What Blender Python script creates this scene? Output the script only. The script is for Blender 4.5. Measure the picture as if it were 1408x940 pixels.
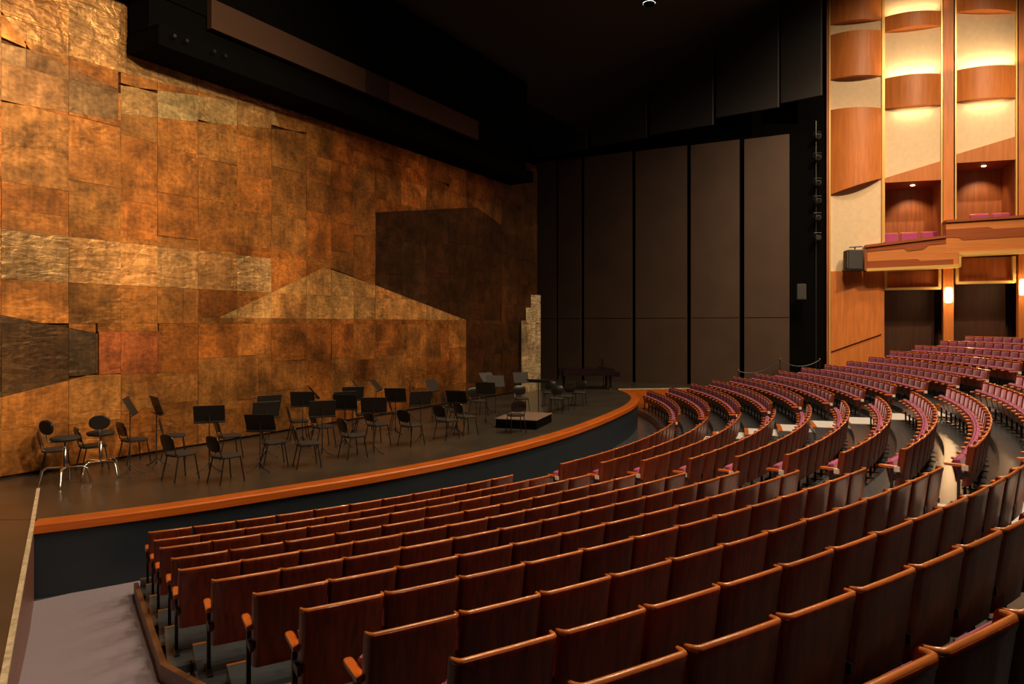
import bpy, bmesh, math, random
from mathutils import Vector, Matrix
random.seed(7)
for o in list(bpy.data.objects): bpy.data.objects.remove(o, do_unlink=True)
scene = bpy.context.scene
col = scene.collection
R_ = math.radians

# ------------------------------------------------------------------ camera, world, exposure
CAM = Vector((0, 0, 4.2)); YAW = R_(32.412)
cam = bpy.data.cameras.new('camera'); cam_o = bpy.data.objects.new('camera', cam); col.objects.link(cam_o)
cam.sensor_width = 36; cam.lens = 24.43; cam.shift_y = -23.1 / 1408; cam.clip_end = 300
cam_o.location = CAM; cam_o.rotation_euler = (R_(90), 0, YAW - R_(90))
scene.camera = cam_o
world = bpy.data.worlds.new('world'); scene.world = world; world.use_nodes = True
world.node_tree.nodes['Background'].inputs[0].default_value = (1, .8, .62, 1)
world.node_tree.nodes['Background'].inputs[1].default_value = .010
vs = scene.view_settings
vs.view_transform = 'Standard'; vs.look = 'None'; vs.exposure = 0.0; vs.gamma = 1; vs.use_curve_mapping = False

def spot(name, loc, target, power, angle, blend=.6, radius=.25, c=(1, .72, .44)):
    l = bpy.data.lights.new(name, 'SPOT'); l.energy = power; l.spot_size = R_(angle); l.spot_blend = blend
    l.shadow_soft_size = radius; l.color = c
    o = bpy.data.objects.new(name, l); col.objects.link(o); o.location = loc
    o.rotation_euler = (Vector(target) - Vector(loc)).to_track_quat('-Z', 'Y').to_euler()
    return o
# house downlights in the auditorium ceiling
for x in (5, 11, 17, 23, 29):
    for y in (-3, 3):
        spot('house_light', (x, y, 20.2), (x, y + 1.0, 0), 2900, 115, .8, .35)
for x, y in ((33, -5), (27, 7), (15, 8)):
    spot('house_light', (x, y, 20.0), (x, y, 0), 2800, 110, .8, .35)
# added fill spots, no fixture seen, to brighten side boxes and side stage
spot('wall_fill_light', (25, -4, 20.2), (36, 2.0, 11.0), 8200, 72, .9, .3, (1, .70, .42))
spot('wall_fill_light', (22, 1, 20.2), (35.5, 5, 8), 3500, 45, .9, .3, (1, .70, .42))
spot('side_stage_fill', (18, 0, 20.0), (34, 12, 6), 2300, 50, .9, .3, (1, .74, .52))  # added to lighten the tall side panels, no such lamp seen
# added unseen spots that brighten the copper curtain and place its glints
spot('curtain_fill_light', (2, -5, 13.0), (5.0, 16, 9.0), 10500, 56, .9, .3, (1, .70, .40))
spot('curtain_fill_light', (12, -5, 15.0), (7, 16, 6.5), 6500, 44, .9, .3, (1, .68, .38))
spot('curtain_fill_light', (8, -5, 12.5), (9.5, 16, 10.0), 4500, 40, .9, .3, (1, .72, .42))

# ------------------------------------------------------------------ helpers
def tag(o, label=None, cat=None, group=None, kind=None):
    if label: o['label'] = label
    if cat: o['category'] = cat
    if group: o['group'] = group
    if kind: o['kind'] = kind
    return o

def empty(name, loc=(0, 0, 0), rz=0):
    o = bpy.data.objects.new(name, None); col.objects.link(o); o.location = loc; o.rotation_euler = (0, 0, rz)
    o.empty_display_size = .2
    return o

class MB:
    def __init__(s): s.v = []; s.f = []; s.m = []
    def add(s, vs, fs, mi=0):
        b = len(s.v); s.v += [tuple(p) for p in vs]; s.f += [tuple(i + b for i in f) for f in fs]; s.m += [mi] * len(fs); return s
    def box(s, x0, x1, y0, y1, z0, z1, M=None, mi=0):
        vs = [Vector((x, y, z)) for x in (x0, x1) for y in (y0, y1) for z in (z0, z1)]
        if M: vs = [M @ v for v in vs]
        return s.add(vs, [(0, 1, 3, 2), (4, 6, 7, 5), (0, 4, 5, 1), (2, 3, 7, 6), (0, 2, 6, 4), (1, 5, 7, 3)], mi)
    def bbox(s, x0, x1, y0, y1, z0, z1, b=.01, M=None, mi=0):
        """box with chamfered vertical and horizontal edges"""
        rings = []
        for z, i in ((z0, b), (z0 + b, 0), (z1 - b, 0), (z1, b)):
            X0, X1, Y0, Y1 = x0 + i, x1 - i, y0 + i, y1 - i
            c = b
            rings.append([(X0 + c, Y0, z), (X1 - c, Y0, z), (X1, Y0 + c, z), (X1, Y1 - c, z), (X1 - c, Y1, z), (X0 + c, Y1, z), (X0, Y1 - c, z), (X0, Y0 + c, z)])
        vs = [Vector(p) for r in rings for p in r]
        if M: vs = [M @ v for v in vs]
        fs = [tuple(reversed(range(8))), tuple(24 + i for i in range(8))]
        for k in range(3):
            for i in range(8): fs.append((k * 8 + i, k * 8 + (i + 1) % 8, k * 8 + 8 + (i + 1) % 8, k * 8 + 8 + i))
        return s.add(vs, fs, mi)
    def tube(s, pts, r, n=6, mi=0, caps=True):
        pts = [Vector(p) for p in pts]; rs = r if isinstance(r, (list, tuple)) else [r] * len(pts)
        vs = []; up = None
        for i, p in enumerate(pts):
            t = (pts[min(i + 1, len(pts) - 1)] - pts[max(i - 1, 0)]).normalized()
            if up is None: up = Vector((0, 0, 1)) if abs(t.z) < .9 else Vector((1, 0, 0))
            a = t.cross(up).normalized(); up = a.cross(t).normalized()
            for k in range(n):
                q = 2 * math.pi * k / n
                vs.append(p + (a * math.cos(q) + up * math.sin(q)) * rs[i])
        fs = []
        for i in range(len(pts) - 1):
            for k in range(n): fs.append((i * n + k, i * n + (k + 1) % n, (i + 1) * n + (k + 1) % n, (i + 1) * n + k))
        if caps: fs += [tuple(reversed(range(n))), tuple((len(pts) - 1) * n + k for k in range(n))]
        return s.add(vs, fs, mi)
    def lathe(s, prof, n=16, M=None, mi=0):
        vs = []; fs = []
        for r, z in prof:
            for k in range(n):
                q = 2 * math.pi * k / n; v = Vector((r * math.cos(q), r * math.sin(q), z)); vs.append(M @ v if M else v)
        for i in range(len(prof) - 1):
            for k in range(n): fs.append((i * n + k, i * n + (k + 1) % n, (i + 1) * n + (k + 1) % n, (i + 1) * n + k))
        fs += [tuple(reversed(range(n))), tuple((len(prof) - 1) * n + k for k in range(n))]
        return s.add(vs, fs, mi)
    def prism(s, poly, z0, z1, M=None, mi=0):
        n = len(poly); vs = [Vector((x, y, z0)) for x, y in poly] + [Vector((x, y, z1)) for x, y in poly]
        if M: vs = [M @ v for v in vs]
        fs = [tuple(reversed(range(n))), tuple(range(n, 2 * n))] + [(i, (i + 1) % n, n + (i + 1) % n, n + i) for i in range(n)]
        return s.add(vs, fs, mi)
    def mesh(s, name, mats, smooth=False):
        me = bpy.data.meshes.new(name); me.from_pydata(s.v, [], s.f)
        for m in (mats if isinstance(mats, (list, tuple)) else [mats]): me.materials.append(m)
        if any(s.m): me.polygons.foreach_set('material_index', s.m)
        bm = bmesh.new(); bm.from_mesh(me); bmesh.ops.recalc_face_normals(bm, faces=bm.faces)
        if smooth:
            for f in bm.faces: f.smooth = True
            for e in bm.edges:
                if len(e.link_faces) == 2 and e.calc_face_angle(0) > R_(smooth if smooth is not True else 40): e.smooth = False
        bm.to_mesh(me); bm.free(); me.update()
        return me
    def build(s, name, mats, parent=None, smooth=False):
        o = bpy.data.objects.new(name, s.mesh(name, mats, smooth)); col.objects.link(o)
        if parent: o.parent = parent
        return o

def inst(name, me, parent=None, loc=None, rz=None):
    o = bpy.data.objects.new(name, me); col.objects.link(o)
    if parent: o.parent = parent
    if loc: o.location = loc
    if rz: o.rotation_euler = (0, 0, rz)
    return o

# ------------------------------------------------------------------ materials
def mat(name, c, rough=.5, metal=0, spec=.5, coat=0, noise=None, bump=None, emit=None, grain=None, objvar=0, sheen=0):
    m = bpy.data.materials.new(name); m.use_nodes = True; nt = m.node_tree; N = nt.nodes; L = nt.links
    b = N['Principled BSDF']; b.inputs['Base Color'].default_value = (*c, 1); b.inputs['Roughness'].default_value = rough
    b.inputs['Metallic'].default_value = metal; b.inputs['Specular IOR Level'].default_value = spec
    b.inputs['Coat Weight'].default_value = coat; b.inputs['Coat Roughness'].default_value = .15
    b.inputs['Sheen Weight'].default_value = sheen
    tc = N.new('ShaderNodeTexCoord'); src = None
    if grain:   # stretched wood grain: (scale vector, amount)
        mp = N.new('ShaderNodeMapping'); mp.inputs['Scale'].default_value = grain[0]
        oi = N.new('ShaderNodeObjectInfo'); sc = N.new('ShaderNodeVectorMath'); sc.operation = 'SCALE'; sc.inputs[0].default_value = (17, 23, 31)
        L.new(oi.outputs['Random'], sc.inputs['Scale']); L.new(sc.outputs[0], mp.inputs['Location'])
        L.new(tc.outputs['Object'], mp.inputs[0])
        n = N.new('ShaderNodeTexNoise'); n.inputs['Scale'].default_value = 1; n.inputs['Detail'].default_value = 5; n.inputs['Distortion'].default_value = .6
        L.new(mp.outputs[0], n.inputs['Vector'])
        src = (n.outputs['Fac'], grain[1])
    if noise:
        n = N.new('ShaderNodeTexNoise'); n.inputs['Scale'].default_value = noise[0]; n.inputs['Detail'].default_value = 4
        L.new(tc.outputs['Object'], n.inputs['Vector']); src = (n.outputs['Fac'], noise[1])
    if src:
        r = N.new('ShaderNodeMapRange'); r.inputs['From Min'].default_value = .3; r.inputs['From Max'].default_value = .7
        r.inputs['To Min'].default_value = 1 - src[1]; r.inputs['To Max'].default_value = 1 + src[1]
        L.new(src[0], r.inputs['Value']); out = r.outputs[0]
        if objvar:
            oi2 = N.new('ShaderNodeObjectInfo'); r2 = N.new('ShaderNodeMapRange'); r2.inputs['To Min'].default_value = 1 - objvar; r2.inputs['To Max'].default_value = 1 + objvar
            L.new(oi2.outputs['Random'], r2.inputs['Value']); mu = N.new('ShaderNodeMath'); mu.operation = 'MULTIPLY'
            L.new(out, mu.inputs[0]); L.new(r2.outputs[0], mu.inputs[1]); out = mu.outputs[0]
        v = N.new('ShaderNodeVectorMath'); v.operation = 'SCALE'; v.inputs[0].default_value = c
        L.new(out, v.inputs['Scale']); L.new(v.outputs[0], b.inputs['Base Color'])
    if bump:
        n = N.new('ShaderNodeTexNoise'); n.inputs['Scale'].default_value = bump[0]; n.inputs['Detail'].default_value = 3
        L.new(tc.outputs['Object'], n.inputs['Vector'])
        bp = N.new('ShaderNodeBump'); bp.inputs['Strength'].default_value = bump[1]; bp.inputs['Distance'].default_value = .02
        L.new(n.outputs['Fac'], bp.inputs['Height']); L.new(bp.outputs[0], b.inputs['Normal'])
    if emit:
        b.inputs['Emission Color'].default_value = (*emit[0], 1); b.inputs['Emission Strength'].default_value = emit[1]
    return m

M = {}
M['seat_wood'] = mat('seat_wood', (.215, .034, .008), .36, spec=.35, coat=.12, grain=((26, 26, 1.6), .4), objvar=.25)
M['rim_highlight'] = mat('rim_highlight', (.50, .150, .036), .26, coat=.5, grain=((3, 30, 30), .2), objvar=.12)  # lighter than the seat wood: overhead highlight painted into the rim
M['arm_wood'] = mat('arm_wood', (.56, .125, .016), .32, coat=.3, grain=((20, 4, 20), .2))
M['purple'] = mat('purple_fabric', (.340, .050, .170), .85, noise=(60, .15), objvar=.18, sheen=.3)
M['black_steel'] = mat('black_steel', (.010, .010, .011), .4)
M['white_plate'] = mat('white_plate', (.8, .78, .74), .4)
M['lino'] = mat('linoleum', (.046, .056, .066), .24, noise=(2.5, .15), bump=(6, .02))
M['nosing'] = mat('nosing_wood', (.22, .075, .020), .45, grain=((3, 3, 30), .25))
M['dark_trim'] = mat('skirting_wood', (.17, .075, .030), .45, grain=((2, 30, 30), .3))
M['carpet'] = mat('carpet', (.290, .260, .330), .95, noise=(140, .18), bump=(180, .25))
M['step_carpet'] = mat('step_carpet', (.50, .49, .52), .95, noise=(90, .12))
M['fascia'] = mat('fascia_blue', (.016, .027, .040), .45, noise=(3, .1))
M['stage_trim'] = mat('stage_trim_wood', (.50, .115, .011), .35, coat=.15, grain=((1.5, 1.5, 30), .18))
M['stage_floor'] = mat('stage_floor', (.042, .037, .029), .30, noise=(1.1, .22), bump=(9, .03))
M['platform_face'] = mat('platform_face', (.22, .10, .07), .4, grain=((2, 2, 20), .2))
M['edge_white'] = mat('edge_strip', (.62, .52, .36), .5, noise=(12, .3))
M['black_paint'] = mat('black_paint', (.0022, .0021, .002), .95, spec=.05)
M['ceiling_black'] = mat('ceiling_black', (.010, .0095, .009), .7)
M['baffle'] = mat('baffle_grey', (.022, .021, .021), .55)
M['side_panel'] = mat('side_panel_brown', (.066, .040, .026), .55, noise=(.8, .12))
M['panel_cloth'] = mat('speaker_cloth', (.058, .032, .022), .9, spec=.1)
M['panel_cloth_dark'] = mat('speaker_cloth_dark', (.026, .018, .016), .9, spec=.1)
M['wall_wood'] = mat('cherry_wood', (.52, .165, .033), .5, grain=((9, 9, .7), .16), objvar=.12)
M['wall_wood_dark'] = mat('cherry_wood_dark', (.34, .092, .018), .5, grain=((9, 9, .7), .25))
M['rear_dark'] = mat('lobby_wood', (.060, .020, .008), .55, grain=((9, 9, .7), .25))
M['cream'] = mat('cream_plaster', (.70, .55, .36), .85, noise=(5, .05))
M['gold'] = mat('gold_trim', (.80, .52, .17), .35, metal=.35)
M['dark_inlay'] = mat('dark_inlay', (.27, .066, .015), .45, grain=((2, .5, 14), .15))
M['light_inlay'] = mat('light_inlay', (.52, .185, .045), .45, grain=((2, .5, 14), .12))
M['chair_black'] = mat('chair_black', (.012, .012, .013), .28)
M['chair_seat'] = mat('chair_seat_fabric', (.020, .017, .016), .8)
M['chrome'] = mat('chrome', (.75, .72, .68), .15, metal=1)
M['stand_metal'] = mat('stand_black', (.016, .014, .012), .55)
M['podium_top'] = mat('podium_top', (.17, .115, .085), .6, noise=(8, .1))
M['piano_black'] = mat('piano_lacquer', (.008, .008, .009), .12, coat=.4)
M['brass'] = mat('brass', (.80, .48, .16), .28, metal=1)
M['ivory'] = mat('ivory', (.75, .71, .62), .3)
M['lamp_glow'] = mat('lamp_glow', (1, .8, .5), .5, emit=((1, .66, .32), 14))
M['lamp_white'] = mat('lamp_white', (1, 1, 1), .5, emit=((1, .95, .88), 12))
M['spot_glow'] = mat('downlight_glow', (1, .9, .7), .5, emit=((1, .8, .55), 10))
M['speaker_grey'] = mat('speaker_grey', (.045, .045, .045), .5)
M['speaker_grille'] = mat('speaker_grille', (.14, .10, .07), .7)

def copper():
    m = bpy.data.materials.new('copper_sheet'); m.use_nodes = True; nt = m.node_tree; N = nt.nodes; L = nt.links
    b = N['Principled BSDF']; b.inputs['Metallic'].default_value = .58
    ge = N.new('ShaderNodeNewGeometry'); oi = N.new('ShaderNodeObjectInfo'); tc = N.new('ShaderNodeTexCoord')
    off = N.new('ShaderNodeVectorMath'); off.operation = 'SCALE'; off.inputs[0].default_value = (37, 11, 23); L.new(oi.outputs['Random'], off.inputs['Scale'])
    ad = N.new('ShaderNodeVectorMath'); ad.operation = 'ADD'; L.new(tc.outputs['Object'], ad.inputs[0]); L.new(off.outputs[0], ad.inputs[1])
    def noise(scale, vec, det=4, dist=0, src=None):
        mp = N.new('ShaderNodeMapping'); mp.inputs['Scale'].default_value = vec; L.new(src or ad.outputs[0], mp.inputs[0])
        n = N.new('ShaderNodeTexNoise'); n.inputs['Scale'].default_value = scale; n.inputs['Detail'].default_value = det; n.inputs['Distortion'].default_value = dist
        L.new(mp.outputs[0], n.inputs['Vector']); return n.outputs['Fac']
    def rng(v, a, b_, c, d):
        r = N.new('ShaderNodeMapRange'); L.new(v, r.inputs['Value'])
        for k, q in zip(('From Min', 'From Max', 'To Min', 'To Max'), (a, b_, c, d)): r.inputs[k].default_value = q
        return r.outputs[0]
    W = ge.outputs['Position']
    broad = noise(.38, (1, 1, 1.3), 5, .4, W); blotch = noise(2.2, (1, 1, .8), 6, .3); streak = noise(1, (15, 15, 1.6), 4)
    wr_a = noise(1.0, (1.6, 1, 6.5), 2, .8); wr_b = noise(3.2, (1, 1, 1.2), 2, 1.0); mask = noise(.55, (1, 1, 1.5), 2, 0, W)
    fine = noise(9, (1, 1, 1.5), 6, .4); t1 = rng(broad, .34, .66, .42, 1.25); t2 = rng(blotch, .32, .68, .48, 1.22); t3 = rng(streak, .3, .7, .82, 1.12)
    p1 = N.new('ShaderNodeMath'); p1.operation = 'MULTIPLY'; L.new(t1, p1.inputs[0]); L.new(t2, p1.inputs[1])
    p2 = N.new('ShaderNodeMath'); p2.operation = 'MULTIPLY'; L.new(p1.outputs[0], p2.inputs[0]); L.new(t3, p2.inputs[1])
    p3 = N.new('ShaderNodeMath'); p3.operation = 'MULTIPLY'; L.new(p2.outputs[0], p3.inputs[0]); L.new(rng(fine, .35, .65, .72, 1.2), p3.inputs[1])
    mv = N.new('ShaderNodeVectorMath'); mv.operation = 'SCALE'; L.new(oi.outputs['Color'], mv.inputs[0]); L.new(p3.outputs[0], mv.inputs['Scale'])
    L.new(mv.outputs[0], b.inputs['Base Color'])
    ra = rng(blotch, .3, .7, .54, .38); pol_ = N.new('ShaderNodeMath'); pol_.operation = 'MULTIPLY_ADD'; L.new(oi.outputs['Alpha'], pol_.inputs[0]); pol_.inputs[1].default_value = -.04; L.new(ra, pol_.inputs[2])
    L.new(pol_.outputs[0], b.inputs['Roughness'])
    mk0 = rng(mask, .50, .68, .08, .55); mka = N.new('ShaderNodeMath'); mka.operation = 'MULTIPLY_ADD'; mka.use_clamp = True; L.new(oi.outputs['Alpha'], mka.inputs[0]); mka.inputs[1].default_value = .34; L.new(mk0, mka.inputs[2]); mk = mka.outputs[0]
    b1 = N.new('ShaderNodeBump'); b1.inputs['Distance'].default_value = .06; L.new(wr_a, b1.inputs['Height']); L.new(mk, b1.inputs['Strength'])
    b2 = N.new('ShaderNodeBump'); b2.inputs['Distance'].default_value = .05; L.new(wr_b, b2.inputs['Height']); L.new(mk, b2.inputs['Strength']); L.new(b1.outputs[0], b2.inputs['Normal'])
    L.new(b2.outputs[0], b.inputs['Normal'])
    return m
M['copper'] = copper()

# ------------------------------------------------------------------ layout numbers (metres)
CEN = (16.7735, 29.0905)                      # centre of the curved rows
ROW_R = [22.141, 23.138, 24.130, 25.123, 26.087, 27.019, 27.935, 28.835, 29.732, 30.61, 31.40, 32.26, 33.20, 34.12, 35.04]
ROW_TOP = [1.174, 1.318, 1.490, 1.641, 1.811, 1.970, 2.123, 2.290, 2.436, 2.62, 2.82, 3.08, 3.33, 3.53, 3.73]
SEAT_H = .86
ROW_Z = [t - SEAT_H for t in ROW_TOP]
STAGE_Z = 1.187
PITCH = .598
LEFT_END = [-30.0, -29.8, -29.7, -29.5, -29.4, -28.93, -28.5, -28.17, -27.85, -27.6, -27.35, -26.75]
LEFT_AISLE = -12.7; MID_L = [-8.73, -8.54, -8.51, -8.4, -8.55, -8.7, -8.8, -8.9, -8.95, -8.95, -8.95, -8.95, -8.95, -8.95, -8.95]
MID_R = 12.6; RIGHT_L = 16.7
RIGHT_END = [39.4, 38.9, 38.7, 38.4, 38.2, 37.6, 36.7, 35.9, 35.2, 34.7, 34.0, 33.8, 33.3, 32.8, 32.4]
def pol(r, a, z=0):
    a = R_(a); return Vector((CEN[0] + r * math.sin(a), CEN[1] - r * math.cos(a), z))
def project(p):
    fx, fy = math.cos(YAW), math.sin(YAW); d = p[0] * fx + p[1] * fy; s = p[0] * fy - p[1] * fx
    if d < .3: return None
    return 704 + 955.5 * s / d, 446.9 - 955.5 * (p[2] - CAM.z) / d, d

# ------------------------------------------------------------------ stage and floors
def smooth_r(a, tab):
    for (a0, r0), (a1, r1) in zip(tab, tab[1:]):
        if a <= a1:
            t = max(0, (a - a0) / (a1 - a0)); t = t * t * (3 - 2 * t) * .3 + t * .7
            return r0 + (r1 - r0) * t
    return tab[-1][1]
EDGE = [(-34.2, 21.0), (-30, 20.83), (-23.5, 20.5), (-14, 20.24), (-7, 20.06), (0, 19.95), (5, 19.92), (10, 19.95), (16, 20.12), (23, 20.5), (30, 20.9), (36, 21.05), (39.2, 21.0)]
angs = [-34.2 + i * (39.2 + 34.2) / 90 for i in range(91)]
raw = [smooth_r(a, EDGE) for a in angs]
for _ in range(8): raw = [raw[0]] + [(raw[i - 1] + raw[i] * 2 + raw[i + 1]) / 4 for i in range(1, 90)] + [raw[-1]]
edge = [(a, r) for a, r in zip(angs, raw)]
STRIP = .34
left_line = [(6.11, 14.25), (4.94, 11.73), (2.68, 6.9), (-.6, -.2)]
right_line = [(30.35, 13.35), (33.9, 9.0), (34.55, 6.9), (35.6, 5.2)]
poly = [tuple(pol(r - STRIP, a)[:2]) for a, r in edge]
out = poly + [(30.6, 13.6), (36.5, 14), (36.5, 21), (4, 21), (3.5, 14.5)]
fl = MB().prism([(x, y) for x, y in out], STAGE_Z - .25, STAGE_Z).build('floor_stage', M['stage_floor']); tag(fl, 'dark worn stage floor in front of the copper curtain', kind='structure')
# wooden edge strip of the stage and the blue fascia below it
mb = MB(); n = len(edge)
prof = [(-STRIP, .004), (-.03, .004), (0, -.02), (0, -.14), (-.05, -.16), (-STRIP, -.16)]
vs = []; fs = []
for a, r in edge:
    for dr, dz in prof: vs.append(pol(r + dr, a, STAGE_Z + dz))
k = len(prof)
for i in range(n - 1):
    for j in range(k): fs.append((i * k + j, i * k + (j + 1) % k, (i + 1) * k + (j + 1) % k, (i + 1) * k + j))
fs += [tuple(range(k)), tuple((n - 1) * k + j for j in range(k))]
mb.add(vs, fs); o = mb.build('trim_1', M['stage_trim'], smooth=30); tag(o, 'curved orange wooden edge strip around the stage front', kind='structure')
mb = MB(); vs = []; fs = []
for a, r in edge:
    vs += [pol(r - .05, a, STAGE_Z - .16), pol(r - .09, a, -.15), pol(r - .35, a, -.15), pol(r - .35, a, STAGE_Z - .16)]
for i in range(n - 1):
    for j in range(4): fs.append((i * 4 + j, i * 4 + (j + 1) % 4, i * 4 + 4 + (j + 1) % 4, i * 4 + 4 + j))
fs += [(0, 1, 2, 3), tuple((n - 1) * 4 + j for j in range(4))]
mb.add(vs, fs); o = mb.build('wall_stage_front', M['fascia'], smooth=30); tag(o, 'dark blue curved fascia below the stage edge', kind='structure')
# side platforms at stage level
lp = MB().prism([(6.11, 14.25), (4.94, 11.73), (2.68, 6.9), (1.0, 3.3), (-6, 3.3), (-6, 21), (3.5, 21), (3.5, 14.5)][::-1], STAGE_Z - .3, STAGE_Z - .004).build('floor_side_left', M['stage_floor']); tag(lp, 'dark side platform floor level with the stage', kind='structure')
def strip_wall(name, pts, z0, z1, th, m, label):
    mb = MB()
    for (x0, y0), (x1, y1) in zip(pts, pts[1:]):
        d = Vector((x1 - x0, y1 - y0, 0)); L_ = d.length; ang = math.atan2(d.y, d.x)
        mb.box(0, L_, 0, th, z0, z1, Matrix.Translation((x0, y0, 0)) @ Matrix.Rotation(ang, 4, 'Z'))
    o = mb.build(name, m); tag(o, label, kind='structure'); return o
strip_wall('wall_platform_left', [(4.94, 11.73), (2.68, 6.9), (1.0, 3.3)], -.2, STAGE_Z - .02, .05, M['platform_face'], 'reddish wooden face of the side platform beside the grey carpet')
strip_wall('trim_2', [(6.11, 14.25), (4.94, 11.73), (2.68, 6.9), (1.0, 3.3)], STAGE_Z - .03, STAGE_Z + .012, .055, M['edge_white'], 'worn pale edging strip along the side platform')
strip_wall('wall_platform_right', right_line, -.2, STAGE_Z - .02, -.06, M['stage_trim'], 'orange wooden face of the platform beyond the seat rows')
strip_wall('trim_3', right_line, STAGE_Z - .02, STAGE_Z + .02, -.065, M['edge_white'], 'pale edging strip along the far platform')
rp = MB().prism([(30.35, 13.35), (33.9, 9.0), (34.55, 6.9), (35.6, 5.2), (36.6, 5.0), (36.6, 14), (30.6, 13.6)], STAGE_Z - .3, STAGE_Z - .004).build('floor_side_right', M['stage_floor']); tag(rp, 'dark platform floor below the tall brown panels', kind='structure')
# flat floor before the first row
def sector(mb, r0, r1, a0, a1, z0, z1, n=40, mi=0, a0b=None, a1b=None):
    a0b = a0 if a0b is None else a0b; a1b = a1 if a1b is None else a1b
    vs = []; fs = []
    for i in range(n + 1):
        t = i / n; ai = a0 + (a1 - a0) * t; ao = a0b + (a1b - a0b) * t
        vs += [pol(r0, ai, z0), pol(r1, ao, z0), pol(r1, ao, z1), pol(r0, ai, z1)]
    for i in range(n):
        for j in range(4): fs.append((i * 4 + j, i * 4 + (j + 1) % 4, i * 4 + 4 + (j + 1) % 4, i * 4 + 4 + j))
    fs += [(0, 1, 2, 3), tuple(n * 4 + j for j in range(4))]
    return mb.add(vs, fs, mi)
o = sector(MB(), 19.6, 21.75, -36, 41, -.15, .04).build('floor_front', M['lino'], smooth=30); tag(o, 'dark blue grey floor between the stage and the first row', kind='structure')
# terraces, one per seat row: riser and tread, wooden nosing, carpeted treads in the aisles
def seat_left(k): return LEFT_END[k] if k < 12 else LEFT_END[11]
terr = []
for k in range(15):
    r0 = 21.5 if k == 0 else ROW_R[k - 1] + .10; r1 = ROW_R[k] + .16
    aL = seat_left(k) - math.degrees(.10 / ROW_R[k]) if k < 12 else -20
    aR = RIGHT_END[k] + math.degrees((.55 if k < 4 else 1.1) / ROW_R[k])
    if k >= 12: aL = -9.5
    t = sector(MB(), r0, r1, aL, aR, ROW_Z[k] - (.75 if k else .5), ROW_Z[k], 56).build('floor_terrace', M['lino'], smooth=30)
    tag(t, f'seating terrace floor', kind='structure'); terr.append(t)
    sector(MB(), r0 - .008, r0 + .035, aL, LEFT_AISLE if k < 12 else aL + 1, ROW_Z[k] - .03, ROW_Z[k] + .004, 24).build('nosing', M['nosing'], t, smooth=30)
    for a0, a1 in ((LEFT_AISLE + .5, MID_L[k] - .5), (MID_R + .4, RIGHT_L - .4)):
        sector(MB(), r0 + .10, r1 - .08, a0, a1, ROW_Z[k] - .01, ROW_Z[k] + .012, 6).build('carpet_tread', M['step_carpet'], t)
        sector(MB(), r0 - .02, r0 + .10, a0, a1, ROW_Z[k] - .10, ROW_Z[k] + .014, 6).build('aisle_nosing', M['stage_trim'], t)
    t['label'] = ['first', 'second', 'third', 'fourth', 'fifth', 'sixth', 'seventh', 'eighth', 'ninth', 'tenth', 'eleventh', 'twelfth', 'thirteenth', 'fourteenth', 'fifteenth'][k] + ' seating terrace from the stage, dark floor with wooden nosing'
# skirting board along the carpet and the carpet ramp itself
def left_pts():
    P = []
    for k in range(12):
        r = ROW_R[k] + (.10 if k else -.25); P.append((pol(r, seat_left(k) - math.degrees(.16 / r)), ROW_Z[k]))
    return P
LP_ = left_pts()
LP_ = [(pol(21.45, -30.5), .22), LP_[4], LP_[11]]
mb = MB()
for (p, z), (q, w) in zip(LP_, LP_[1:]):
    d = (q - p).normalized(); nrm = Vector((d.y, -d.x, 0)) * -.06
    vs = [Vector((p.x, p.y, z - .55)), Vector((q.x, q.y, w - .55)), Vector((q.x, q.y, w + .03)), Vector((p.x, p.y, z + .03))]
    vs += [v + nrm for v in vs]
    mb.add(vs, [(0, 1, 2, 3), (7, 6, 5, 4), (0, 4, 5, 1), (1, 5, 6, 2), (2, 6, 7, 3), (3, 7, 4, 0)])
o = mb.build('baseboard_left', M['dark_trim']); tag(o, 'wooden skirting board stepping up along the grey carpet', kind='structure')
mb = MB(); vs = []; fs = []
rampL = [(4.94, 11.73), (4.35, 10.5), (3.9, 9.5), (3.4, 8.45), (2.9, 7.4), (2.3, 6.1), (1.7, 4.8), (1.0, 3.3)]
rampR = [(6.7, 11.2, .04), (5.9, 10.4, .08), (5.55, 9.6, .22), (5.2, 8.7, .40), (4.75, 7.85, .56), (4.3, 6.95, .74), (3.95, 6.2, .88), (3.45, 4.7, 1.16)]
for (x, y), (X, Y, Z) in zip(rampL, rampR): vs += [(x - .08, y, Z), (X + .12, Y, Z), (x - .08, y, Z - .3), (X + .12, Y, Z - .3)]
for i in range(7):
    a = i * 4; fs += [(a, a + 1, a + 5, a + 4), (a + 2, a + 6, a + 7, a + 3), (a, a + 4, a + 6, a + 2), (a + 1, a + 3, a + 7, a + 5)]
fs += [(0, 2, 3, 1), (28, 29, 31, 30)]
o = mb.add(vs, fs).build('floor_carpet', M['carpet'], smooth=30); tag(o, 'grey violet carpet ramp beside the seat rows', kind='structure')

# ------------------------------------------------------------------ copper curtain
PC = Vector((6.1295, 15.778, 0)); DC = Vector((math.cos(R_(2)), math.sin(R_(2)), 0)); NC = Vector((DC.y, -DC.x, 0))   # NC points to the hall
def cw(s, z, n=0): p = PC + DC * s + NC * n; return Vector((p.x, p.y, z))
def cslab(mb, s0, s1, z0, z1, n0, n1, mi=0):
    vs = [cw(s, z, n) for s in (s0, s1) for n in (n0, n1) for z in (z0, z1)]
    return mb.add(vs, [(0, 1, 3, 2), (4, 6, 7, 5), (0, 4, 5, 1), (2, 3, 7, 6), (0, 2, 6, 4), (1, 5, 7, 3)], mi)
wall_back = cslab(MB(), -4.5, 22.2, STAGE_Z, 11.7, -.4, -.05).build('wall_back', M['copper']); wall_back.color = (.12, .05, .014, 0); tag(wall_back, 'tall stage curtain wall clad with patchwork copper sheets', kind='structure')
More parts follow.
